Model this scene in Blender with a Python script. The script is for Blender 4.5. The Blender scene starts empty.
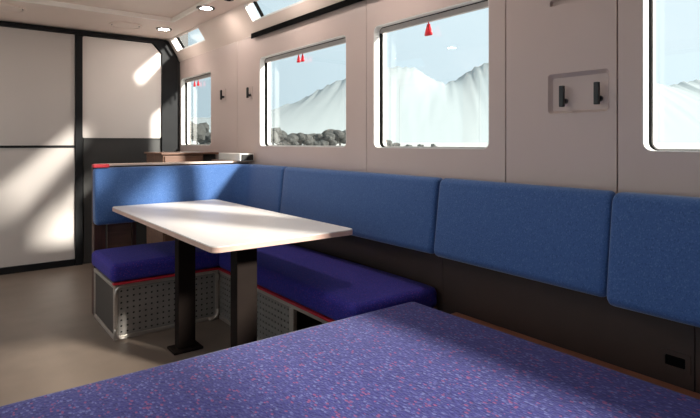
import bpy, bmesh, math, random
from mathutils import Vector, Matrix
from mathutils.geometry import delaunay_2d_cdt

SC = bpy.context.scene
COL = SC.collection
random.seed(7)

# ------------------------------------------------------------------ camera, sky, sun, exposure
cam_d = bpy.data.cameras.new('camera')
cam = bpy.data.objects.new('camera', cam_d)
COL.objects.link(cam)
cam.location = (0, 0, 1.2)
YAW = math.atan2(400, 524)
cam.rotation_euler = (math.pi / 2, 0, -YAW)
cam_d.sensor_width = 36
cam_d.lens = 524 / 700 * 36
cam_d.shift_y = -67 / 700
cam_d.clip_start = 0.02
cam_d.clip_end = 20000
SC.camera = cam

SC.view_settings.view_transform = 'Standard'
SC.view_settings.look = 'None'
SC.view_settings.gamma = 1
SC.view_settings.use_curve_mapping = False
SC.view_settings.exposure = 0.06
SC.cycles.use_denoising = True
SC.cycles.max_bounces = 14
SC.cycles.diffuse_bounces = 8
SC.cycles.transparent_max_bounces = 16
SC.cycles.sample_clamp_indirect = 8

SKY_STRENGTH = 1.1
SUN_STRENGTH = 14.5

world = bpy.data.worlds.new('sky')
SC.world = world
world.use_nodes = True
wn = world.node_tree
wn.nodes.clear()
wo = wn.nodes.new('ShaderNodeOutputWorld')
wb = wn.nodes.new('ShaderNodeBackground')
tc = wn.nodes.new('ShaderNodeTexCoord')
sx = wn.nodes.new('ShaderNodeSeparateXYZ')
rp = wn.nodes.new('ShaderNodeValToRGB')
rp.color_ramp.elements[0].position = 0.0
rp.color_ramp.elements[0].color = (0.52, 0.66, 0.73, 1)
rp.color_ramp.elements[1].position = 0.5
rp.color_ramp.elements[1].color = (0.70, 0.84, 0.92, 1)
wn.links.new(tc.outputs['Generated'], sx.inputs[0])
wn.links.new(sx.outputs['Z'], rp.inputs[0])
# the hazy sky is a little paler on the sun's side
sunward = wn.nodes.new('ShaderNodeVectorMath'); sunward.operation = 'DOT_PRODUCT'
sunward.inputs[1].default_value = Vector((1.0, -2.15, 1.06)).normalized()
wn.links.new(tc.outputs['Generated'], sunward.inputs[0])
hz = wn.nodes.new('ShaderNodeMapRange')
hz.inputs['From Min'].default_value = -1; hz.inputs['From Max'].default_value = 1
wn.links.new(sunward.outputs['Value'], hz.inputs['Value'])
pale = wn.nodes.new('ShaderNodeMixRGB')
pale.inputs[2].default_value = (1.0, 1.06, 1.08, 1)
wn.links.new(hz.outputs[0], pale.inputs[0]); wn.links.new(rp.outputs[0], pale.inputs[1])
wn.links.new(pale.outputs[0], wb.inputs[0])
wb.inputs[1].default_value = SKY_STRENGTH
wn.links.new(wb.outputs[0], wo.inputs[0])

sun_d = bpy.data.lights.new('sun', 'SUN')
sun_d.energy = SUN_STRENGTH
sun_d.angle = math.radians(5.0)
sun_d.color = (1.0, 0.90, 0.80)
sun = bpy.data.objects.new('sun', sun_d)
COL.objects.link(sun)
SUN_DIR = Vector((-1.0, 2.15, -1.06)).normalized()
sun.rotation_euler = SUN_DIR.to_track_quat('-Z', 'Y').to_euler()
sun.location = (8, -4, 9)

# ------------------------------------------------------------------ materials
def mat(name, color, rough=0.5, metal=0.0, coat=0.0, spec=None, sheen=0.0):
    m = bpy.data.materials.new(name)
    m.use_nodes = True
    b = m.node_tree.nodes['Principled BSDF']
    b.inputs['Base Color'].default_value = (*color, 1)
    b.inputs['Roughness'].default_value = rough
    b.inputs['Metallic'].default_value = metal
    b.inputs['Coat Weight'].default_value = coat
    b.inputs['Coat Roughness'].default_value = 0.3
    if spec is not None:
        b.inputs['Specular IOR Level'].default_value = spec
    if sheen:
        b.inputs['Sheen Weight'].default_value = sheen
        b.inputs['Sheen Roughness'].default_value = 0.4
    return m

def N(m, kind, **kw):
    n = m.node_tree.nodes.new(kind)
    for k, v in kw.items():
        setattr(n, k, v)
    return n

def L(m, a, b):
    m.node_tree.links.new(a, b)

def add_noise(m, c0, c1, scale, detail=4, bump=0.0, stretch=(1, 1, 1), bump_scale=None):
    """mottle the base colour between c0 and c1 and give it a fine relief"""
    b = m.node_tree.nodes['Principled BSDF']
    t = N(m, 'ShaderNodeTexCoord')
    mp = N(m, 'ShaderNodeMapping')
    mp.inputs['Scale'].default_value = stretch
    L(m, t.outputs['Object'], mp.inputs[0])
    n = N(m, 'ShaderNodeTexNoise')
    n.inputs['Scale'].default_value = scale
    n.inputs['Detail'].default_value = detail
    L(m, mp.outputs[0], n.inputs['Vector'])
    r = N(m, 'ShaderNodeValToRGB')
    r.color_ramp.elements[0].position = 0.3
    r.color_ramp.elements[0].color = (*c0, 1)
    r.color_ramp.elements[1].position = 0.7
    r.color_ramp.elements[1].color = (*c1, 1)
    L(m, n.outputs['Fac'], r.inputs[0])
    L(m, r.outputs[0], b.inputs['Base Color'])
    if bump:
        n2 = N(m, 'ShaderNodeTexNoise')
        n2.inputs['Scale'].default_value = bump_scale or scale * 3
        L(m, mp.outputs[0], n2.inputs['Vector'])
        bp = N(m, 'ShaderNodeBump')
        bp.inputs['Strength'].default_value = bump
        bp.inputs['Distance'].default_value = 0.004
        L(m, n2.outputs['Fac'], bp.inputs['Height'])
        L(m, bp.outputs[0], b.inputs['Normal'])
    return m

def fabric(name, base, specks, scale, rough=0.85, bump=0.35, stretch=(1, 1, 1), sheen=0.3):
    """woven cloth: a base colour strewn with small specks of other yarns"""
    m = mat(name, base, rough, sheen=sheen, spec=0.25)
    b = m.node_tree.nodes['Principled BSDF']
    t = N(m, 'ShaderNodeTexCoord')
    mp = N(m, 'ShaderNodeMapping')
    mp.inputs['Scale'].default_value = stretch
    L(m, t.outputs['Object'], mp.inputs[0])
    nz = N(m, 'ShaderNodeTexNoise')
    nz.inputs['Scale'].default_value = scale * 0.6
    L(m, mp.outputs[0], nz.inputs['Vector'])
    mx0 = N(m, 'ShaderNodeMixRGB')
    mx0.inputs[0].default_value = 0.006
    L(m, mp.outputs[0], mx0.inputs[1]); L(m, nz.outputs['Color'], mx0.inputs[2])
    cur = None
    v = N(m, 'ShaderNodeTexVoronoi')
    v.inputs['Scale'].default_value = scale
    L(m, mx0.outputs[0], v.inputs['Vector'])
    sep = N(m, 'ShaderNodeSeparateColor')
    L(m, v.outputs['Color'], sep.inputs[0])
    r = N(m, 'ShaderNodeValToRGB')
    r.color_ramp.interpolation = 'CONSTANT'
    els = r.color_ramp.elements
    els[0].position = 0; els[0].color = (*base, 1)
    els[1].position = specks[0][0]; els[1].color = (*specks[0][1], 1)
    for p, c in specks[1:]:
        e = els.new(p); e.color = (*c, 1)
    L(m, sep.outputs[0], r.inputs[0])
    # specks shrink to the middle of their cells
    lt = N(m, 'ShaderNodeMath', operation='LESS_THAN')
    lt.inputs[1].default_value = 0.52
    L(m, v.outputs['Distance'], lt.inputs[0])
    mx = N(m, 'ShaderNodeMixRGB')
    mx.inputs[1].default_value = (*base, 1)
    L(m, lt.outputs[0], mx.inputs[0])
    L(m, r.outputs[0], mx.inputs[2])
    L(m, mx.outputs[0], b.inputs['Base Color'])
    bp = N(m, 'ShaderNodeBump')
    bp.inputs['Strength'].default_value = bump
    bp.inputs['Distance'].default_value = 0.003
    L(m, v.outputs['Distance'], bp.inputs['Height'])
    L(m, bp.outputs[0], b.inputs['Normal'])
    return m

def glass(name, tint):
    m = bpy.data.materials.new(name)
    m.use_nodes = True
    nt = m.node_tree
    nt.nodes.clear()
    o = N(m, 'ShaderNodeOutputMaterial')
    tr = N(m, 'ShaderNodeBsdfTransparent'); tr.inputs[0].default_value = (*tint, 1)
    gl = N(m, 'ShaderNodeBsdfGlossy'); gl.inputs['Roughness'].default_value = 0.0
    fr = N(m, 'ShaderNodeFresnel'); 
    # the thin pane does not bend the ray, so both of its faces reflect like the outer one
    ge = N(m, 'ShaderNodeNewGeometry'); mr = N(m, 'ShaderNodeMapRange')
    mr.inputs['To Min'].default_value = 1.45; mr.inputs['To Max'].default_value = 1 / 1.45
    L(m, ge.outputs['Backfacing'], mr.inputs['Value']); L(m, mr.outputs[0], fr.inputs[0])
    mx = N(m, 'ShaderNodeMixShader')
    L(m, fr.outputs[0], mx.inputs[0]); L(m, tr.outputs[0], mx.inputs[1]); L(m, gl.outputs[0], mx.inputs[2])
    L(m, mx.outputs[0], o.inputs[0])
    return m

def emitter(name, color, strength):
    m = mat(name, (0.8, 0.8, 0.8), 0.4)
    b = m.node_tree.nodes['Principled BSDF']
    b.inputs['Emission Color'].default_value = (*color, 1)
    b.inputs['Emission Strength'].default_value = strength
    return m

M = {}
M['wall'] = add_noise(mat('wall_laminate', (0.6, 0.5, 0.46), 0.42, coat=0.1), (0.55, 0.435, 0.40), (0.57, 0.455, 0.42), 2.5, bump=0.03, bump_scale=120)
M['ceiling'] = add_noise(mat('ceiling_laminate', (0.6, 0.5, 0.46), 0.5), (0.84, 0.69, 0.615), (0.86, 0.71, 0.635), 2, bump=0.02, bump_scale=140)
M['ceiling_trim'] = mat('ceiling_trim_white', (0.93, 0.86, 0.80), 0.4)
M['wainscot'] = add_noise(mat('wainscot_brown', (0.05, 0.035, 0.03), 0.6), (0.046, 0.026, 0.020), (0.054, 0.031, 0.025), 6, bump=0.05)
M['floor'] = add_noise(mat('floor_vinyl', (0.42, 0.34, 0.28), 0.45), (0.145, 0.108, 0.084), (0.175, 0.132, 0.103), 5, bump=0.06, bump_scale=160)
M['charcoal'] = add_noise(mat('charcoal_panel', (0.035, 0.033, 0.032), 0.5), (0.036, 0.034, 0.033), (0.042, 0.04, 0.038), 4, bump=0.03)
M['black'] = add_noise(mat('black_frame', (0.008, 0.008, 0.009), 0.55, spec=0.2), (0.007, 0.007, 0.008), (0.010, 0.010, 0.011), 8)
M['seal'] = mat('black_rubber', (0.004, 0.004, 0.004), 0.9, spec=0.05)
M['frost'] = add_noise(mat('frosted_door_glass', (0.6, 0.56, 0.53), 0.4, coat=0.12), (0.55, 0.495, 0.465), (0.57, 0.515, 0.485), 1.5)
M['lacquer'] = add_noise(mat('white_lacquer_panel', (0.75, 0.68, 0.64), 0.45, coat=0.08), (0.72, 0.65, 0.61), (0.74, 0.67, 0.63), 2)
M['white'] = mat('white_frame', (0.82, 0.79, 0.76), 0.4)
M['bar'] = add_noise(mat('blind_bar_grey', (0.42, 0.38, 0.36), 0.45), (0.40, 0.36, 0.34), (0.44, 0.40, 0.38), 9)
M['glass'] = glass('window_glass', (0.93, 0.97, 0.98))
M['back_blue'] = fabric('backrest_blue_cloth', (0.054, 0.120, 0.30), [(0.45, (0.068, 0.142, 0.335)), (0.70, (0.042, 0.098, 0.25)), (0.86, (0.09, 0.17, 0.37))], 240, bump=0.3, stretch=(1, 1, 0.7), sheen=0.35)
M['seat_blue'] = fabric('seat_violet_cloth', (0.032, 0.026, 0.25), [(0.30, (0.042, 0.036, 0.30)), (0.62, (0.026, 0.02, 0.20)), (0.88, (0.13, 0.04, 0.25))], 190, bump=0.3, sheen=0.06)
M['fore_blue'] = fabric('foreground_violet_cloth', (0.040, 0.038, 0.18), [(0.30, (0.068, 0.07, 0.24)), (0.55, (0.030, 0.027, 0.14)), (0.78, (0.20, 0.055, 0.16)), (0.87, (0.11, 0.12, 0.30))], 110, bump=0.6, sheen=0.10, stretch=(1.25, 0.7, 1))
M['red'] = mat('red_piping', (0.50, 0.015, 0.03), 0.5)
M['tag_red'] = mat('red_plastic', (0.70, 0.01, 0.025), 0.35)
M['alu'] = add_noise(mat('brushed_aluminium', (0.52, 0.47, 0.42), 0.42, metal=0.75), (0.48, 0.43, 0.385), (0.56, 0.50, 0.45), 30, stretch=(1, 1, 8))
M['plate'] = add_noise(mat('perforated_steel', (0.42, 0.40, 0.37), 0.5, metal=0.5), (0.30, 0.275, 0.25), (0.36, 0.33, 0.305), 18)
M['dark_void'] = mat('dark_backing', (0.03, 0.028, 0.026), 0.7)
M['case_side'] = add_noise(mat('case_side_grey', (0.12, 0.105, 0.09), 0.5), (0.055, 0.045, 0.038), (0.065, 0.055, 0.047), 12)
M['table_white'] = add_noise(mat('white_laminate', (0.78, 0.74, 0.70), 0.38, coat=0.15), (0.76, 0.715, 0.68), (0.79, 0.745, 0.71), 3)
M['table_edge'] = add_noise(mat('beech_edge', (0.6, 0.36, 0.28), 0.5), (0.56, 0.36, 0.29), (0.66, 0.44, 0.36), 25, stretch=(1, 1, 12))
M['post'] = add_noise(mat('dark_brown_steel', (0.018, 0.011, 0.009), 0.7, spec=0.08), (0.010, 0.006, 0.005), (0.014, 0.009, 0.007), 10)
M['wood_dark'] = add_noise(mat('dark_red_wood', (0.06, 0.022, 0.014), 0.5), (0.045, 0.017, 0.011), (0.085, 0.032, 0.02), 9, stretch=(6, 6, 0.6), bump=0.1)
M['wood_mid'] = add_noise(mat('brown_wood', (0.22, 0.11, 0.07), 0.5), (0.12, 0.058, 0.038), (0.19, 0.095, 0.06), 8, stretch=(0.6, 6, 6), bump=0.1)
M['ledge'] = add_noise(mat('red_brown_wood', (0.33, 0.13, 0.075), 0.5), (0.30, 0.115, 0.065), (0.40, 0.165, 0.10), 8, stretch=(6, 0.6, 6))
M['wood_pale'] = add_noise(mat('pale_wood', (0.7, 0.55, 0.45), 0.5), (0.64, 0.49, 0.40), (0.74, 0.58, 0.48), 8, stretch=(0.6, 6, 6))
M['appliance'] = mat('white_enamel', (0.72, 0.70, 0.66), 0.4)
M['grille'] = mat('black_grille', (0.015, 0.014, 0.014), 0.5)
M['lamp'] = emitter('lamp_diffuser', (1.0, 0.90, 0.82), 135.0)
M['ring'] = mat('dark_metal_ring', (0.03, 0.026, 0.024), 0.4)
M['hook'] = mat('hook_black', (0.008, 0.009, 0.010), 0.4)
M['tree'] = add_noise(mat('tree_foliage', (0.10, 0.11, 0.09), 0.9), (0.036, 0.038, 0.036), (0.055, 0.055, 0.051), 0.8)
M['trunk'] = mat('tree_bark', (0.07, 0.055, 0.045), 0.9)
M['rock'] = add_noise(mat('mountain_rock_hazed', (0.55, 0.58, 0.6), 0.95), (0.26, 0.29, 0.295), (0.27, 0.30, 0.305), 0.002)  # pale even blue-grey stands in for haze over the distant ridge
M['field'] = add_noise(mat('pale_field', (0.3, 0.32, 0.28), 0.95), (0.36, 0.36, 0.34), (0.42, 0.42, 0.40), 0.05)

# ------------------------------------------------------------------ helpers
def tag(o, label=None, cat=None, group=None, kind=None):
    if label: o['label'] = label
    if cat: o['category'] = cat
    if group: o['group'] = group
    if kind: o['kind'] = kind
    return o

def wloc(p):
    v = Vector((0, 0, 0))
    while p is not None:
        v += p.location
        p = p.parent
    return v

def thing(name, label, cat, loc, group=None):
    o = bpy.data.objects.new(name, None)
    o.empty_display_size = 0.05
    COL.objects.link(o)
    o.location = loc
    return tag(o, label, cat, group)

def setting(name, loc=(0, 0, 0)):
    o = bpy.data.objects.new(name, None)
    COL.objects.link(o)
    o.location = loc
    o['kind'] = 'structure'
    return o

def obj(name, bm, m, parent=None, smooth=False, origin=None):
    """link a bmesh whose vertices are in world space as one mesh object"""
    bmesh.ops.recalc_face_normals(bm, faces=bm.faces[:])
    base = wloc(parent) if parent else Vector((0, 0, 0))
    off = Vector(origin) if origin is not None else base
    bmesh.ops.translate(bm, verts=bm.verts[:], vec=-off)
    me = bpy.data.meshes.new(name)
    bm.to_mesh(me)
    bm.free()
    if smooth:
        for p in me.polygons:
            p.use_smooth = True
    me.materials.append(m)
    o = bpy.data.objects.new(name, me)
    COL.objects.link(o)
    o.location = off - base
    if parent:
        o.parent = parent
    return o

def box(x0, x1, y0, y1, z0, z1, bevel=0.0, seg=2, bm=None):
    b = bmesh.new()
    bmesh.ops.create_cube(b, size=1)
    for v in b.verts:
        v.co = Vector((x0 + (v.co.x + .5) * (x1 - x0), y0 + (v.co.y + .5) * (y1 - y0), z0 + (v.co.z + .5) * (z1 - z0)))
    if bevel:
        bmesh.ops.bevel(b, geom=b.edges[:], offset=bevel, segments=seg, profile=0.5, affect='EDGES')
    if bm is None:
        return b
    merge(bm, b)
    return bm

def merge(dst, src):
    me = bpy.data.meshes.new('t')
    src.to_mesh(me)
    src.free()
    dst.from_mesh(me)
    bpy.data.meshes.remove(me)

def cyl(center, axis, r0, r1, h, n=24, bm=None):
    b = bmesh.new()
    bmesh.ops.create_cone(b, cap_ends=True, segments=n, radius1=r0, radius2=r1, depth=h)
    q = Vector((0, 0, 1)).rotation_difference(Vector(axis))
    bmesh.ops.transform(b, matrix=Matrix.Translation(center) @ q.to_matrix().to_4x4(), verts=b.verts[:])
    if bm is None:
        return b
    merge(bm, b)
    return bm

def rrect(u0, u1, v0, v1, r, n=6):
    """rounded rectangle, counter-clockwise"""
    if r <= 0:
        return [(u0, v0), (u1, v0), (u1, v1), (u0, v1)]
    pts = []
    for cu, cv, a0 in ((u1 - r, v0 + r, -90), (u1 - r, v1 - r, 0), (u0 + r, v1 - r, 90), (u0 + r, v0 + r, 180)):
        for k in range(n + 1):
            a = math.radians(a0 + 90 * k / n)
            pts.append((cu + r * math.cos(a), cv + r * math.sin(a)))
    return pts

# planes to build on: a function (u, v, w) -> world point
def on_right(u, v, w): return Vector((2.0 + w, u, v))
def on_left(u, v, w): return Vector((-0.8 - w, u, v))
SL = Vector((-0.65, 0, 1)).normalized()
SN = Vector((1, 0, 0.65)).normalized()
def on_slope(u, v, w): return Vector((2.0, u, 2.08)) + SL * v + SN * w
def on_slope_left(u, v, w):
    p = on_slope(u, v, w)
    return Vector((1.2 - p.x, p.y, p.z))
def on_back(u, v, w): return Vector((u, 5.69 + w, v))
def flat(u, v, w): return Vector((u, v, w))

def plate(outer, holes, w0, w1, place):
    """a sheet with holes, w0..w1 thick"""
    loops = [outer] + holes
    fl = [Vector((p[0], p[1])) for lp in loops for p in lp]
    faces, k = [], 0
    for lp in loops:
        faces.append(list(range(k, k + len(lp))))
        k += len(lp)
    if holes:
        vs, _, fs, _, _, _ = delaunay_2d_cdt(fl, [], faces, 2, 1e-6)
    else:
        vs, fs = fl, faces
    bm = bmesh.new()
    A = [bm.verts.new(place(p.x, p.y, w0)) for p in vs]
    B = [bm.verts.new(place(p.x, p.y, w1)) for p in vs]
    for t in fs:
        bm.faces.new([A[i] for i in t]); bm.faces.new([B[i] for i in reversed(t)])
    for lp in loops:
        n = len(lp)
        A = [bm.verts.new(place(p[0], p[1], w0)) for p in lp]
        B = [bm.verts.new(place(p[0], p[1], w1)) for p in lp]
        for i in range(n):
            j = (i + 1) % n
            bm.faces.new((A[i], A[j], B[j], B[i]))
    bmesh.ops.remove_doubles(bm, verts=bm.verts[:], dist=1e-5)
    return bm

def ring(o, i, w0, w1, place):
    """an extruded frame between two loops of equal length"""
    bm = bmesh.new()
    n = len(o)
    V = [[bm.verts.new(place(p[0], p[1], w)) for p in lp] for lp, w in ((o, w0), (i, w0), (i, w1), (o, w1))]
    for a in range(4):
        b = (a + 1) % 4
        for k in range(n):
            j = (k + 1) % n
            bm.faces.new((V[a][k], V[a][j], V[b][j], V[b][k]))
    return bm

def sweep(path, prof, r_end, close_caps=True):
    """sweep a profile [(depth, z)] along a plan path; depth runs to the right-hand side of travel.
    r_end rounds the two ends. path points may carry a third value: extra lean multiplier (unused)."""
    bm = bmesh.new()
    P = [Vector((p[0], p[1])) for p in path]
    seg = [(P[i + 1] - P[i]) for i in range(len(P) - 1)]
    ln = [0]
    for s in seg:
        ln.append(ln[-1] + s.length)
    tot = ln[-1]
    cx = sum(p[0] for p in prof) / len(prof); cz = sum(p[1] for p in prof) / len(prof)
    wx = max(p[0] for p in prof) - min(p[0] for p in prof); wz = max(p[1] for p in prof) - min(p[1] for p in prof)
    st = []
    for k in range(6):
        st.append(r_end * (1 - math.cos(math.pi / 2 * k / 5)))
    mids = [l for l in ln if r_end * 1.05 < l < tot - r_end * 1.05]
    extra = []
    q = sorted(mids + [r_end, tot - r_end])
    for a, b in zip(q[:-1], q[1:]):
        m = max(1, int((b - a) / 0.08))
        extra += [a + (b - a) * t / m for t in range(1, m)]
    S = sorted(st + mids + extra + [tot - s for s in st])
    rings = []
    for s in S:
        i = 0
        while i < len(seg) - 1 and s > ln[i + 1] + 1e-9:
            i += 1
        t = (s - ln[i]) / max(seg[i].length, 1e-9)
        p = P[i] + seg[i] * t
        def nrm(d):
            d = d.normalized(); return Vector((d.y, -d.x))
        n = nrm(seg[i])
        if abs(t) < 1e-6 and i > 0: n = nrm(seg[i - 1].normalized() + seg[i].normalized())
        if abs(t - 1) < 1e-6 and i < len(seg) - 1: n = nrm(seg[i + 1].normalized() + seg[i].normalized())
        d = min(s, tot - s)
        inset = 0 if d >= r_end else r_end - math.sqrt(max(0, r_end ** 2 - (r_end - d) ** 2))
        fx = (wx - 2 * inset) / wx; fz = (wz - 2 * inset) / wz
        rings.append([bm.verts.new((p.x + n.x * (cx + (a - cx) * fx), p.y + n.y * (cx + (a - cx) * fx), cz + (z - cz) * fz)) for a, z in prof])
    m = len(prof)
    for a, b in zip(rings[:-1], rings[1:]):
        for k in range(m):
            j = (k + 1) % m
            bm.faces.new((a[k], a[j], b[j], b[k]))
    bm.faces.new(rings[0]); bm.faces.new(list(reversed(rings[-1])))
    return bm

def round_poly(pts, r, n=5):
    out = []
    m = len(pts)
    for i in range(m):
        p0, p1, p2 = Vector(pts[i - 1]), Vector(pts[i]), Vector(pts[(i + 1) % m])
        a = (p0 - p1).normalized(); b = (p2 - p1).normalized()
        ang = a.angle(b)
        d = min(r / math.tan(ang / 2), (p0 - p1).length * .49, (p2 - p1).length * .49)
        rr = d * math.tan(ang / 2)
        c = p1 + (a + b).normalized() * (rr / math.sin(ang / 2))
        s = p1 + a * d - c; e = p1 + b * d - c
        for k in range(n + 1):
            v = s.lerp(e, k / n)
            out.append(tuple(c + v.normalized() * rr))
    return out

def soft_slab(x0, x1, y0, y1, z0, z1, r, crown=0.008, nx=24, ny=24):
    """upholstered seat pad: rounded edges and a slightly crowned top"""
    b = bmesh.new()
    bmesh.ops.create_grid(b, x_segments=nx, y_segments=ny, size=0.5)
    ext = bmesh.ops.extrude_face_region(b, geom=b.faces[:])
    for v in [g for g in ext['geom'] if isinstance(g, bmesh.types.BMVert)]:
        v.co.z = 1
    for v in b.verts:
        u, w = v.co.x * 2, v.co.y * 2
        top = v.co.z > .5
        v.co.x = (x0 + x1) / 2 + v.co.x * (x1 - x0)
        v.co.y = (y0 + y1) / 2 + v.co.y * (y1 - y0)
        v.co.z = (z1 + crown * (1 - u ** 4) * (1 - w ** 4)) if top else z0
    b.normal_update()
    sharp = [e for e in b.edges if len(e.link_faces) == 2 and e.calc_face_angle() > 0.9]
    bmesh.ops.bevel(b, geom=sharp, offset=r, segments=5, profile=0.5, affect='EDGES', clamp_overlap=False)
    return b

# ------------------------------------------------------------------ room shell
YB, YF = 5.69, -2.6           # door wall, wall behind the camera
XR, XL = 2.0, -0.8
ZC = 2.30
obj('floor', box(XL - .1, XR + .1, YF - .1, YB + .2, -0.05, 0.0), M['floor'])['kind'] = 'structure'

WIN = {1: (4.83, 5.655), 2: (2.66, 3.83), 3: (1.55, 2.39), 4: (-2.2, 0.87)}
TOP = {4: 2.045}                  # window beside the camera extended out of view, taller and longer, for more sun
# unseen far side: tall windows and a glazed door added to bring in light
LWIN = {5: (4.25, 5.45, 0.12, 2.0), 6: (2.45, 4.05, 0.62, 2.0), 7: (0.65, 2.25, 0.62, 2.0), 8: (-1.15, 0.45, 0.45, 2.0)}
Z0, Z1, WR = 1.165, 1.885, 0.035
def hole(k): return list(reversed(rrect(WIN[k][0], WIN[k][1], Z0, TOP.get(k, Z1), WR)))
RECESS = (0.99, 1.247, 1.318, 1.482)
SLOT = (1.0, 1.238, 1.766, 1.790)

wall_right = obj('wall_right', plate(rrect(YF, YB + .1, 0.0, 2.08, 0), [hole(k) for k in WIN], 0.02, 0.10, on_right), M['wall'])
wall_right['kind'] = 'structure'
panels = [(YF, 0.956, [4]), (0.962, 1.455, []), (1.461, 2.455, [3]), (2.459, 4.245, [2]), (4.249, YB, [1])]
for a, b, ws in panels:
    hs = [hole(w) for w in ws]
    if a == 0.962:
        hs += [list(reversed(rrect(*RECESS, 0.015))), list(reversed(rrect(*SLOT, 0.006)))]
    obj('wall_panel', plate(rrect(a, b, 0.665, 2.0798, 0), hs, 0.0, 0.02, on_right), M['wall'], wall_right)
for a, b in ((YF, 0.698), (0.702, 1.836), (1.840, 3.94), (3.944, YB)):
    obj('wainscot_panel', plate(rrect(a, b, 0.0, 0.66, 0), [], 0.0, 0.02, on_right), M['wainscot'], wall_right)

wall_left = obj('wall_left', plate(rrect(YF, YB + .1, 0.0, 2.08, 0), [list(reversed(rrect(*w, WR))) for w in LWIN.values()], 0.0, 0.10, on_left), M['wall'])
wall_left['kind'] = 'structure'
obj('wall_front', box(XL - .1, XR + .1, YF - .1, YF, 0, 2.45), M['wall'])['kind'] = 'structure'

# windows of both sides (the left-hand ones light the car)
def window(name, place, w, loc, Z0=Z0, Z1=Z1):
    e = setting(name, loc)
    a, b = w
    def rr(g): return rrect(a + g, b - g, Z0 + g, Z1 - g, max(WR - g, 0.004))
    obj('reveal_frame', ring(rr(0.0005), rr(0.004), 0.001, 0.043, place), M['white'], e)
    obj('rubber_seal', ring(rr(0.0005), rr(0.005), 0.044, 0.066, place), M['seal'], e)
    obj('inner_frame', ring(rr(0.0005), rr(0.010), 0.067, 0.085, place), M['white'], e)
    obj('pane', plate(rr(0.008), [], 0.088, 0.092, place), M['glass'], e)
    obj('blind_bar', plate(rrect(a + 0.012, b - 0.006, Z1 - 0.036, Z1 - 0.008, 0.006), [], 0.046, 0.066, place), M['bar'], e)
    return e
for k, w in WIN.items():
    window('window_%d' % k, on_right, w, (2.0, (w[0] + w[1]) / 2, Z0), Z0, TOP.get(k, Z1))
for k, w in LWIN.items():
    window('window_%d' % k, on_left, w[:2], (-0.8, (w[0] + w[1]) / 2, w[2]), w[2], w[3])

# sloped cove with its skylights
SLV = (ZC - 2.08) / SL.z
SKY = {9: (4.82, 5.60), 10: (2.30, 3.84), 11: (-2.2, 1.6)}
S0, S1 = 0.105, 0.252
def shole(w): return list(reversed(rrect(w[0], w[1], S0, S1, 0.012)))
for nm, pl in (('wall_cove_right', on_slope), ('wall_cove_left', on_slope_left)):
    obj(nm, plate(rrect(YF, YB + .1, 0.0, SLV, 0), [shole(w) for w in SKY.values()], 0.0, 0.07, pl), M['ceiling'])['kind'] = 'structure'
def skylight(name, place, w):
    e = setting(name, place((w[0] + w[1]) / 2, (S0 + S1) / 2, 0.05))
    def rr(g): return rrect(w[0] + g, w[1] - g, S0 + g, S1 - g, max(0.012 - g, 0.003))
    obj('reveal_frame', ring(rr(0.0005), rr(0.004), 0.001, 0.03, place), M['white'], e)
    obj('inner_frame', ring(rr(0.0005), rr(0.008), 0.031, 0.05, place), M['white'], e)
    obj('glazing_bar', plate(rrect(w[1] - 0.125, w[1] - 0.108, S0 + 0.009, S1 - 0.009, 0), [], 0.028, 0.05, place), M['seal'], e)
    obj('pane', plate(rr(0.008), [], 0.052, 0.056, place), M['glass'], e)
for k, w in SKY.items():
    skylight('window_%d' % k, on_slope, w)
    skylight('window_%d' % (k + 3), on_slope_left, w)

# ceiling: outer strip, centre panel set a little higher inside a pale bead
XC = 2.0 - 0.65 * (ZC - 2.08)
ceiling = obj('ceiling', plate(rrect(1.2 - XC - .05, XC + .05, YF, YB + .1, 0), [list(reversed(rrect(-0.43, 1.63, YF + .9, 4.80, 0.03)))], ZC + 0.001, ZC + 0.03, flat), M['ceiling'])
ceiling['kind'] = 'structure'
obj('centre_panel', box(-0.55, 1.75, YF + .8, 4.95, ZC + 0.032, ZC + 0.05), M['ceiling'], ceiling)
obj('bead', ring(rrect(-0.43, 1.63, YF + .9, 4.80, 0.03), rrect(-0.408, 1.608, YF + .922, 4.778, 0.02), ZC - 0.006, ZC + 0.0315, flat), M['ceiling_trim'], ceiling)

# door wall
wall_back = obj('wall_back', plate(rrect(XL - .1, XR + .1, 0, 2.45, 0), [], 0.02, 0.12, on_back), M['charcoal'])
wall_back['kind'] = 'structure'
FR = 1.965
out = [(1.03, 0.0), (FR, 0.0), (FR, 2.12), (1.865, 2.285), (1.03, 2.285)]
# right-hand bay: dark kick panel below, white lacquered panel with a cut corner above
obj('kick_panel', plate([(1.045, 0.0), (1.80, 0.0), (1.80, 1.225), (1.045, 1.225)], [], 0.0, 0.019, on_back), M['charcoal'], wall_back)
cut = round_poly([(1.035, 1.24), (1.797, 1.24), (1.797, 2.14), (1.70, 2.242), (1.035, 2.242)], 0.02, 4)
obj('white_panel', plate(cut, [], -0.006, 0.019, on_back), M['lacquer'], wall_back)
fr_in = [(1.80, 0.0), (FR, 0.0), (FR, 2.12), (1.865, 2.285), (XL, 2.285), (XL, 2.25), (1.705, 2.25), (1.80, 2.145)]
obj('portal_frame', plate(fr_in, [], -0.03, 0.019, on_back), M['black'], wall_back)
obj('frame_post', plate(rrect(0.970, 1.031, 0.0, 2.249, 0), [], -0.03, 0.019, on_back), M['black'], wall_back)
door_1 = setting('door_1', (0.36, 5.69, 0))
obj('upper_panel', plate(rrect(0.015, 0.967, 1.168, 2.246, 0.004), [], -0.004, 0.019, on_back), M['frost'], door_1)
obj('lower_panel', plate(rrect(0.015, 0.967, 0.062, 1.145, 0.004), [], -0.004, 0.019, on_back), M['frost'], door_1)
obj('cross_rail', plate(rrect(0.0, 0.969, 1.147, 1.166, 0), [], -0.014, 0.019, on_back), M['black'], door_1)
obj('bottom_rail', plate(rrect(0.0, 0.969, 0.0, 0.06, 0), [], -0.02, 0.019, on_back), M['black'], door_1)
door_2 = setting('door_2', (-0.4, 5.69, 0))
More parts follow.
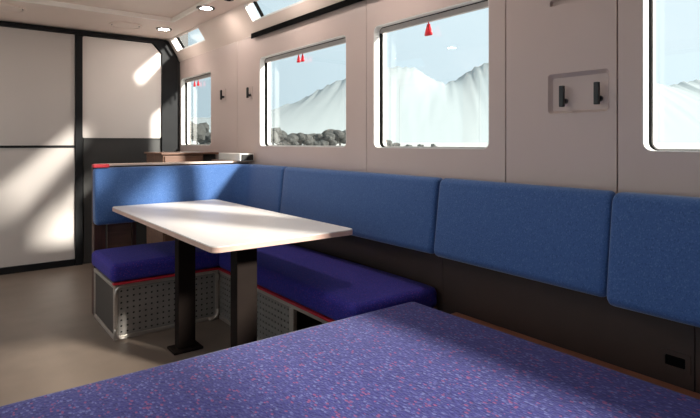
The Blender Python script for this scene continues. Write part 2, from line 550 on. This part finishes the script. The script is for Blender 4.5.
obj('upper_panel', plate(rrect(XL + .01, -0.005, 1.168, 2.246, 0.004), [], -0.004, 0.019, on_back), M['frost'], door_2)
obj('lower_panel', plate(rrect(XL + .01, -0.005, 0.062, 1.145, 0.004), [], -0.004, 0.019, on_back), M['frost'], door_2)
obj('cross_rail', plate(rrect(XL, -0.001, 1.147, 1.166, 0), [], -0.014, 0.019, on_back), M['black'], door_2)
obj('bottom_rail', plate(rrect(XL, -0.001, 0.0, 0.06, 0), [], -0.02, 0.019, on_back), M['black'], door_2)

# ------------------------------------------------------------------ foreground bench
fb = thing('lounge_bench', 'wide foreground bench pad in speckled violet-blue cloth on a brown wooden plinth', 'bench', (0.65, 0.9, 0))
obj('plinth', box(-0.33, 1.985, 0.18, 1.70, 0.0, 0.345, 0.004), M['wood_mid'], fb)
obj('ledge_board', box(-0.33, 1.985, 0.17, 1.735, 0.3455, 0.3625, 0.003), M['ledge'], fb)
obj('seat_pad', soft_slab(-0.36, 1.695, 0.15, 1.742, 0.364, 0.478, 0.035, 0.012, 40, 32), M['fore_blue'], fb, smooth=True)

# ------------------------------------------------------------------ L-shaped corner bench
bench = thing('corner_bench', 'L-shaped corner bench with violet seats, red piping and aluminium cases', 'bench', (1.4, 3.4, 0))
CX0, CY0, CX1 = 0.785, 3.373, 1.452       # left end, front of the back run, front of the wall run
CT = 0.335
def bar(x0, x1, y0, y1, z0, z1): return box(x0, x1, y0, y1, z0, z1, 0.004, 2)
T = 0.024
def case_bars(segs):
    for s in segs:
        obj('case_rail', bar(*s), M['alu'], bench)
Yb = 3.93
case_bars([
    (CX0, CX0 + T, CY0, CY0 + T, 0.0, CT), (CX0, CX0 + T, Yb - T, Yb, 0.0, CT),
    (CX0 + T, CX1, CY0, CY0 + T, 0.0, T), (CX0 + T, CX1, CY0, CY0 + T, CT - T, CT),
    (CX0, CX0 + T, CY0 + T, Yb - T, 0.0, T), (CX0, CX0 + T, CY0 + T, Yb - T, CT - T, CT),
    (CX1 - T, CX1, CY0, CY0 + T, T, CT - T),
    (CX1, CX1 + T, 2.42, CY0, 0.0, T), (CX1, CX1 + T, 1.86, CY0, CT - T, CT),
    (CX1, CX1 + T, 2.40, 2.42 + T, T, CT - T), (CX1, CX1 + T, 1.86, 1.86 + T, 0.0, CT - T),
])
# rounded corner brackets of the case
def bracket(cx, cz, sx, sz, y):
    r = 0.044
    bm = bmesh.new()
    pts = []
    for k in range(9):
        a = math.pi / 2 * k / 8
        pts.append((r - r * math.cos(a), r - r * math.sin(a)))
    path = [(0.0, r + 0.018)] + pts + [(r + 0.018, 0.0)]
    vs = []
    for i, (u, v) in enumerate(path):
        q0 = Vector(path[max(i - 1, 0)]); q1 = Vector(path[min(i + 1, len(path) - 1)])
        d = (q1 - q0).normalized(); n = Vector((-d.y, d.x))
        p = Vector((u, v))
        loop = []
        for k in range(8):
            a = 2 * math.pi * k / 8
            o = p + n * (0.009 * math.cos(a))
            loop.append(bm.verts.new((cx + sx * (o.x + 0.004), y + 0.009 * math.sin(a), cz + sz * (o.y + 0.004))))
        vs.append(loop)
    for a, b in zip(vs[:-1], vs[1:]):
        for k in range(8):
            j = (k + 1) % 8
            bm.faces.new((a[k], a[j], b[j], b[k]))
    bm.faces.new(vs[0]); bm.faces.new(list(reversed(vs[-1])))
    return bm
for cx, cz, sx_, sz_ in ((CX0 + .004, 0.004, 1, 1), (CX0 + .004, CT - .004, 1, -1), (CX1 - .004, 0.004, -1, 1), (CX1 - .004, CT - .004, -1, -1)):
    obj('corner_bracket', bracket(cx, cz, sx_, sz_, CY0 - 0.006), M['alu'], bench, smooth=True)

def perforated(u0, u1, v0, v1, step, rad, place, depth=0.004):
    """sheet punched with a regular grid of round holes"""
    nu = max(1, round((u1 - u0) / step)); nv = max(1, round((v1 - v0) / step))
    du, dv = (u1 - u0) / nu, (v1 - v0) / nv
    bm = bmesh.new()
    cache = {}
    def V(u, v, w):
        k = (round(u, 5), round(v, 5), round(w, 5))
        if k not in cache:
            cache[k] = bm.verts.new(place(u, v, w))
        return cache[k]
    for a in range(nu):
        for b in range(nv):
            cu, cv = u0 + (a + .5) * du, v0 + (b + .5) * dv
            sq, ci = [], []
            for k in range(8):
                an = 2 * math.pi * k / 8
                ci.append((cu + rad * math.cos(an), cv + rad * math.sin(an)))
                m = max(abs(math.cos(an)), abs(math.sin(an)))
                sq.append((cu + du / 2 * math.cos(an) / m, cv + dv / 2 * math.sin(an) / m))
            for k in range(8):
                j = (k + 1) % 8
                bm.faces.new((V(*sq[k], 0), V(*sq[j], 0), V(*ci[j], 0.0), V(*ci[k], 0.0)))
                bm.faces.new((V(*ci[k], 0), V(*ci[j], 0), V(*ci[j], depth), V(*ci[k], depth)))
    return bm
g = T + 0.002
obj('perforated_panel', perforated(CX0 + g, CX1 - g, g, CT - g, 0.036, 0.0068, lambda u, v, w: Vector((u, CY0 + 0.006 + w, v))), M['plate'], bench)
obj('dark_backing', box(CX0 + g, CX1 - g, CY0 + .013, CY0 + .018, g, CT - g), M['dark_void'], bench)
obj('perforated_panel', perforated(2.42 + g, CY0 - 0.003, g, CT - g, 0.036, 0.0068, lambda u, v, w: Vector((CX1 + 0.006 + w, u, v))), M['plate'], bench)
obj('dark_backing', box(CX1 + .013, CX1 + .018, 2.42 + g, CY0 - 0.003, g, CT - g), M['dark_void'], bench)
obj('side_panel', box(CX0 + .008, CX0 + .014, CY0 + g, Yb - g, g, CT - g), M['case_side'], bench)
obj('base_board', box(CX0 + .01, 1.985, CY0 + .03, Yb - .005, CT + .002, 0.348), M['wood_dark'], bench)
obj('base_board', box(CX1 + .01, 1.985, 1.86, CY0 + .028, CT + .002, 0.348), M['wood_dark'], bench)
# red piping along the front of the seats
obj('red_piping', box(CX0 - .008, CX1 - .002, CY0 - .020, CY0 + .012, CT + .002, 0.3505, 0.004), M['red'], bench)
obj('red_piping', box(CX1 - .014, CX1 + .012, 1.86, CY0 - .022, CT + .002, 0.3505, 0.004), M['red'], bench)
obj('seat', soft_slab(0.765, 1.985, 3.350, 3.925, 0.351, 0.462, 0.034, 0.014, 30, 16), M['seat_blue'], bench, smooth=True)
obj('seat', soft_slab(1.432, 1.985, 1.848, 3.346, 0.351, 0.462, 0.034, 0.014, 16, 34), M['seat_blue'], bench, smooth=True)

# ------------------------------------------------------------------ backrest cushions
def cushion(label, path, zb, zt, lean, depth, group):
    prof = round_poly([(0, zb), (depth - .02, zb), (depth, zt), (lean, zt)], 0.032, 5)
    bm = sweep(path, prof, 0.022)
    xs = [p[0] for p in path]; ys = [p[1] for p in path]
    o = obj('backrest_cushion', bm, M['back_blue'], None, True, ((min(xs) + max(xs)) / 2, (min(ys) + max(ys)) / 2, zb))
    return tag(o, label, 'cushion', group)
GB = 'blue backrest cushions around the bench'
# plan paths run so that the depth lies on the right-hand side of travel
corner_path = [(1.865, 3.303), (1.865, 3.777)] + [(1.78 + 0.085 * math.cos(math.radians(a)), 3.777 + 0.085 * math.sin(math.radians(a))) for a in (15, 30, 45, 60, 75)] + [(1.78, 3.862), (0.785, 3.862)]
cushion('L-shaped blue backrest cushion turning the far corner behind the white table', corner_path, 0.630, 1.022, 0.045, 0.125, GB)
cushion('long blue backrest cushion on the window wall beside the white table', [(1.865, 1.800), (1.868, 3.293)], 0.645, 1.022, 0.045, 0.125, GB)
cushion('blue backrest cushion under the pair of black hooks in the wall pocket', [(1.835, 0.932), (1.866, 1.792)], 0.640, 1.022, 0.055, 0.125, GB)
cushion('blue backrest cushion nearest the camera, above the black wall socket', [(1.818, 0.0), (1.826, 0.924)], 0.622, 1.020, 0.055, 0.15, GB)

# frame that carries the backrest behind the short run of the bench
bf = thing('cushion_rack', 'dark wooden rack with pale top rail behind the short end of the bench', 'rack', (1.4, 4.02, 0))
obj('top_rail', box(0.80, 1.985, 3.965, 4.03, 1.030, 1.046, 0.003), M['wood_pale'], bf)
obj('red_corner', box(0.778, 0.880, 3.90, 3.963, 1.024, 1.047, 0.004), M['red'], bf)
obj('back_board', box(0.79, 1.985, 3.992, 4.02, 0.63, 1.029, 0.003), M['wood_dark'], bf)
obj('post', box(0.79, 0.865, 3.945, 4.02, 0.0, 0.628, 0.003), M['wood_dark'], bf)
obj('post', box(1.915, 1.985, 3.945, 4.02, 0.0, 0.628, 0.003), M['wood_dark'], bf)
obj('infill_panel', box(0.885, 1.045, 3.985, 4.01, 0.0, 0.628, 0.003), M['wood_mid'], bf)
obj('stile', box(1.047, 1.075, 3.965, 4.02, 0.0, 0.628, 0.003), M['wood_dark'], bf)
obj('corner_shelf', box(1.85, 1.985, 4.032, 4.46, 1.030, 1.046, 0.003), M['wood_mid'], bf)
obj('shelf_leg', box(1.86, 1.885, 4.43, 4.455, 0.0, 1.029), M['wood_dark'], bf)

# ------------------------------------------------------------------ table
tb = thing('dining_table', 'white laminate table with rounded corners on two dark brown posts', 'table', (1.26, 2.97, 0))
TX0, TX1, TY0, TY1, TZ = 0.878, 1.64, 2.10, 3.852, 0.757
obj('tabletop', plate(rrect(TX0 + .002, TX1 - .002, TY0 + .002, TY1 - .002, 0.038), [], TZ - 0.005, TZ, flat), M['table_white'], tb)
obj('edge_band', plate(rrect(TX0, TX1, TY0, TY1, 0.04), [], TZ - 0.027, TZ - 0.0052, flat), M['table_edge'], tb)
for lx, ly, wx, wy in ((1.085, 2.998, .050, .033), (1.175, 2.42, .055, .040)):
    obj('leg', box(lx - wx, lx + wx, ly - wy, ly + wy, 0.016, TZ - 0.040, 0.004), M['post'], tb)
    obj('foot_plate', box(lx - .085, lx + .085, ly - .065, ly + .065, 0.0, 0.0155, 0.005), M['post'], tb)
    obj('bearer', box(lx - .10, lx + .16, ly - .06, ly + .06, TZ - 0.0395, TZ - 0.0275), M['post'], tb)

# ------------------------------------------------------------------ furniture beyond the bench
sb = thing('sideboard', 'low brown wooden sideboard under the farthest window', 'sideboard', (1.62, 4.85, 0))
obj('carcass', box(1.475, 1.84, 4.62, 5.10, 0.0, 1.087, 0.004), M['wood_mid'], sb)
obj('worktop', box(1.455, 1.985, 4.60, 5.12, 1.088, 1.106, 0.004), M['wood_mid'], sb)
obj('dark_gap_block', box(1.846, 1.975, 4.66, 5.09, 0.0, 1.087), M['dark_void'], sb)  # solid dark block standing in for a shaded opening by the wall
for z0, z1 in ((0.75, 1.075), (0.40, 0.735), (0.06, 0.385)):
    d = obj('drawer', box(1.487, 1.828, 4.606, 4.619, z0, z1, 0.003), M['wood_mid'], sb)
    obj('drawer_pull', box(1.61, 1.71, 4.594, 4.606, (z0 + z1) / 2 - .006, (z0 + z1) / 2 + .006, 0.002), M['hook'], d)

vb = thing('box_unit', 'small white box unit with a black grille standing in the bench corner', 'box', (1.92, 4.14, 1.0465))
obj('housing', box(1.858, 1.988, 3.90, 4.32, 1.0465, 1.106, 0.004), M['appliance'], vb)
gr = obj('grille', box(1.872, 1.976, 3.892, 3.8995, 1.051, 1.098, 0.002), M['grille'], vb)
for k in range(5):
    obj('slat', box(1.879, 1.969, 3.889, 3.8918, 1.0545 + k * .0085, 1.058 + k * .0085), M['hook'], gr)

# ------------------------------------------------------------------ fittings on the window wall
pk_o, pk_i = rrect(RECESS[0] + .0005, RECESS[1] - .0005, RECESS[2] + .0005, RECESS[3] - .0005, .0145), rrect(RECESS[0] + .012, RECESS[1] - .012, RECESS[2] + .010, RECESS[3] - .016, .008)
bm = bmesh.new()
va = [bm.verts.new(on_right(p[0], p[1], 0.0)) for p in pk_o]
vb_ = [bm.verts.new(on_right(p[0], p[1], 0.0165)) for p in pk_i]
for k in range(len(va)):
    j = (k + 1) % len(va)
    bm.faces.new((va[k], va[j], vb_[j], vb_[k]))
bm.faces.new(vb_)
obj('pocket_dish', bm, M['wall'], wall_right)

def hook(y, z, label, wx=2.0, group='black coat hooks on the window wall', plate_=False):
    h = thing('coat_hook', label, 'hook', (wx, y, z), group)
    if plate_:
        obj('back_plate', plate(rrect(y - .035, y + .035, z - .055, z + .055, .012), [], -0.004, -0.0002, on_right), M['wall'], h)
    obj('bar', box(wx - .040, wx - .024, y - .010, y + .010, z - .045, z + .042, 0.003), M['hook'], h)
    obj('stud', cyl((wx - .0145, y, z - .02), (1, 0, 0), 0.011, 0.011, 0.021, 16), M['hook'], h, True)
    return h
hook(1.175, 1.388, 'black coat hook in the wall pocket, the one nearer the table', 2.0165)
hook(1.030, 1.390, 'black coat hook in the wall pocket, the one nearer the camera', 2.0165)
hook(4.520, 1.632, 'small black coat hook just right of the farthest window', 2.0, plate_=True)
hook(3.985, 1.612, 'small black coat hook just left of the window with two red tags', 2.0, plate_=True)

sk = thing('wall_socket', 'black socket with flap low on the dark wainscot above the front bench', 'socket', (2.0, 0.76, 0.44))
obj('surround', ring(rrect(0.712, 0.806, 0.405, 0.473, 0.006), rrect(0.728, 0.792, 0.421, 0.457, 0.004), -0.004, -0.0003, on_right), M['wainscot'], sk)
obj('flap', plate(rrect(0.729, 0.791, 0.422, 0.456, 0.004), [], -0.003, -0.0005, on_right), M['seal'], sk)

rl = thing('wall_rail', 'long black rail running along the wall above the windows', 'rail', (2.0, 3.0, 2.066))
obj('channel', box(1.975, 1.999, 2.05, 3.925, 2.064, 2.073, 0.001), M['seal'], rl)
obj('face_strip', box(1.970, 1.9745, 2.05, 3.925, 2.050, 2.092, 0.001), M['seal'], rl)
obj('back_strip', box(1.9755, 1.9985, 2.05, 3.925, 2.0735, 2.078), M['seal'], rl)

# red pull tags hanging in the windows
def pull_tag(y, x, z, s, label):
    t = thing('pull_tag', label, 'tag', (x, y, z), 'red pull tags under the window blinds')
    bm = bmesh.new()
    prof = [(0, .45), (-.012, .55), (-.03, .85), (-.056, 1.15), (-.062, 1.05)]
    rows = []
    for dz, r in prof:
        rows.append([bm.verts.new((x + s * .011 * r * math.sin(2 * math.pi * k / 12), y + s * .025 * r * math.cos(2 * math.pi * k / 12), z - .010 * s + dz * s)) for k in range(12)])
    for a, b in zip(rows[:-1], rows[1:]):
        for k in range(12):
            j = (k + 1) % 12
            bm.faces.new((a[k], a[j], b[j], b[k]))
    bm.faces.new(rows[0]); bm.faces.new(list(reversed(rows[-1])))
    obj('handle', bm, M['tag_red'], t, True)
    obj('cord', cyl((x, y, z - .005 * s), (0, 0, 1), 0.003, 0.003, 0.014 * s, 8), M['tag_red'], t)
ZT = Z1 - 0.037
XT = 2.056
def y_of(px, x):          # where the sight line through column px meets the plane X = x
    c_, s_ = math.cos(YAW), math.sin(YAW)
    k = (px - 350) / 524
    return x * (c_ - s_ * k) / (s_ + c_ * k)
pull_tag(y_of(428.5, XT), XT, ZT, 1.0, 'single red pull tag hanging at the top of the large middle window')
pull_tag(y_of(298.6, XT), XT, ZT, 0.80, 'left of the two red tags in the window beside the black rail')
pull_tag(y_of(302.6, XT), XT, ZT, 0.80, 'right of the two red tags in the window beside the black rail')
pull_tag(y_of(194.6, XT), XT, ZT, 0.85, 'left of the two red tags in the farthest window')
pull_tag(y_of(198.2, XT), XT, ZT, 0.85, 'right of the two red tags in the farthest window')

# ------------------------------------------------------------------ ceiling fittings
def downlight(x, y, label):
    d = thing('ceiling_light', label, 'ceiling light', (x, y, ZC), 'round recessed ceiling lights')
    o = [(x +   .074 * math.cos(2 * math.pi * k / 32), y +   .074 * math.sin(2 * math.pi * k / 32)) for k in range(32)]
    i = [(x + .050 * math.cos(2 * math.pi * k / 32), y + .050 * math.sin(2 * math.pi * k / 32)) for k in range(32)]
    obj('bezel', ring(o, i, ZC - .006, ZC - .0002, flat), M['ring'], d)
    obj('diffuser', cyl((x, y, ZC - .003), (0, 0, 1), .049, .049, .004, 32), M['lamp'], d)
downlight(1.655, 5.15, 'round lit ceiling light in the far corner by the door wall')
downlight(1.665, 4.13, 'round lit ceiling light nearer the camera beside the ceiling edge')
# further ceiling lights added out of view to brighten the interior
for y, lb in ((3.11, 'round ceiling light added out of view above the white table, third from the door wall'), (2.09, 'round ceiling light added out of view above the front edge of the table, fourth from the door wall')):
    downlight(1.665, y, lb)
for y, lb in ((5.15, 'added far side ceiling light nearest the door wall, beyond the left edge'), (4.13, 'added far side ceiling light second from the door wall, beyond the left edge'), (3.11, 'added far side ceiling light third from the door wall, beyond the left edge'), (2.09, 'added far side ceiling light fourth from the door wall, beyond the left edge')):
    downlight(-0.465, y, lb)
def round_vent(x, y, r, label, cat='vent', m='ceiling'):
    d = thing('ceiling_speaker', label, 'speaker', (x, y, ZC), 'round covers in the ceiling by the doors')
    def c(q): return [(x + q * math.cos(2 * math.pi * k / 40), y + q * math.sin(2 * math.pi * k / 40)) for k in range(40)]
    obj('cover_ring', ring(c(r), c(r - .018), ZC - .012, ZC - .0002, flat), M[m], d)
    obj('groove', ring(c(r - .0185), c(r - .0295), ZC - .002, ZC - .0002, flat), M['ring'], d)
    obj('cover_disc', cyl((x, y, ZC - .006), (0, 0, 1), r - .03, r - .034, .0115, 40), M[m], d)
round_vent(1.31, 5.19, 0.145, 'round flush speaker cover in the ceiling above the white panel')
round_vent(0.36, 5.10, 0.145, 'round speaker cover in the ceiling above the left door')
sn = thing('ceiling_sensor', 'small dark round sensor in the ceiling near the top edge of the picture', 'sensor', (1.70, 3.76, ZC))
obj('dome', cyl((1.70, 3.76, ZC - .006), (0, 0, 1), .036, .045, .0116, 24), M['ring'], sn)
obj('lens', cyl((1.70, 3.76, ZC - .014), (0, 0, 1), .014, .018, .004, 16), M['seal'], sn)

# ------------------------------------------------------------------ outside
GZ = -1.1
obj('ground', box(-400, 9000, -6000, 9000, GZ - 1, GZ), M['field'])['kind'] = 'structure'
def hill(name, pts, depth_dir, m, n_across=14, seed=1):
    """a ridge line lofted to the ground on both sides, roughened"""
    rnd = random.Random(seed)
    bm = bmesh.new()
    rows = []
    hs = [p[2] for p in pts]
    for q, (x, y, h) in enumerate(pts):
        w_ = hs[max(0, q - 14):q + 15]
        mean = sum(w_) / len(w_)
        row = []
        for k in range(n_across + 1):
            t = k / n_across * 2 - 1
            e = (1 - abs(t)) ** 0.85
            w = depth_dir * t
            row.append(bm.verts.new((x + w.x + rnd.uniform(-3, 3), y + w.y, GZ - 1 + (h * e ** 3 + mean * (1 - e ** 3)) * e * (1 + rnd.uniform(-.02, .02) * (1 - e * .7)))))
        rows.append(row)
    for a, b in zip(rows[:-1], rows[1:]):
        for k in range(n_across):
            bm.faces.new((a[k], a[k + 1], b[k + 1], b[k]))
    o = obj(name, bm, m, None, True)
    o['kind'] = 'structure'
    return o
def az(px):                        # horizontal direction seen in picture column px
    c_, s_ = math.cos(YAW), math.sin(YAW)
    k = (px - 350) / 524
    return Vector((s_ + c_ * k, c_ - s_ * k, 0))
def ridge(profile, dist, seed, rough):
    rnd = random.Random(seed)
    pts = []
    for (a, ya), (b, yb) in zip(profile[:-1], profile[1:]):
        m = max(2, int(abs(b - a) / 3))
        for k in range(m):
            t = k / m
            px = a + (b - a) * t; yy = ya + (yb - ya) * t + rnd.uniform(-rough, rough)
            d = az(px)
            p = d * dist
            pts.append((p.x, p.y, (142 - yy) / 524 * dist + 2.3))
    return pts
RIDGE = [(120, 122), (190, 118), (262, 112), (300, 100), (330, 84), (360, 72), (388, 68), (412, 66), (428, 76), (446, 84), (462, 76), (478, 66), (500, 58), (560, 60), (640, 78), (668, 86), (690, 80), (740, 74), (900, 80)]
hill('mountain_ridge', ridge(RIDGE, 3000, 3, 1.2), az(430).normalized() * 900, M['rock'], 16, 5)

CROWN = {}
def crown_mesh(seed):
    if seed in CROWN: return CROWN[seed]
    rnd = random.Random(seed)
    bm = bmesh.new()
    for k in range(9):
        b = bmesh.new()
        bmesh.ops.create_icosphere(b, subdivisions=2, radius=1)
        r = rnd.uniform(.35, .6)
        c = Vector((rnd.uniform(-.6, .6), rnd.uniform(-.6, .6), rnd.uniform(-.35, .45)))
        for v in b.verts:
            v.co = c + v.co * r * (1 + rnd.uniform(-.22, .22))
        merge(bm, b)
    me = bpy.data.meshes.new('crown'); bm.to_mesh(me); bm.free()
    me.materials.append(M['tree'])
    CROWN[seed] = me
    return me
tk = bmesh.new(); bmesh.ops.create_cone(tk, cap_ends=True, segments=8, radius1=.12, radius2=.07, depth=1)
for v in tk.verts: v.co.z += .5
trunk_me = bpy.data.meshes.new('trunk'); tk.to_mesh(trunk_me); tk.free(); trunk_me.materials.append(M['trunk'])
def tree(px, top, dist, seed, label):
    p = az(px) * dist
    h = (142 - top) / 524 * dist + 1.2 - GZ
    t = thing('tree', label, 'tree', (p.x, p.y, GZ), 'tree line outside the windows')
    c = bpy.data.objects.new('crown', crown_mesh(seed % 5)); COL.objects.link(c); c.parent = t
    s = h * .36
    c.location = (0, 0, h - s * .95); c.scale = (s * 1.15, s * 1.15, s); c.rotation_euler = (0, 0, seed * 1.3)
    k = bpy.data.objects.new('trunk', trunk_me); COL.objects.link(k); k.parent = t
    k.scale = (h * .35, h * .35, h * .6)
rt = random.Random(11)
tops = [(176, 120), (183, 118), (190, 117), (197, 122), (204, 130), (211, 133), (258, 124), (266, 125), (273, 127), (280, 129), (288, 134), (296, 133), (304, 131), (311, 133), (318, 135), (325, 132), (332, 129), (340, 128), (347, 129), (372, 139), (384, 139), (396, 142.5), (408, 143.5), (420, 144), (434, 143.5)]
ORD = 'first second third fourth fifth sixth seventh eighth ninth tenth eleventh twelfth thirteenth'.split()
seen = {}
for k, (px, ty) in enumerate(tops):
    w = 'farthest window' if px < 230 else 'window beside the black rail' if px < 360 else 'large middle window'
    n = seen[w] = seen.get(w, 0) + 1
    tree(px, ty, (72, 98, 82, 110, 124)[k % 5] + rt.uniform(-2, 2), k, '%s distant dark tree from the left in the %s' % (ORD[n - 1], w))
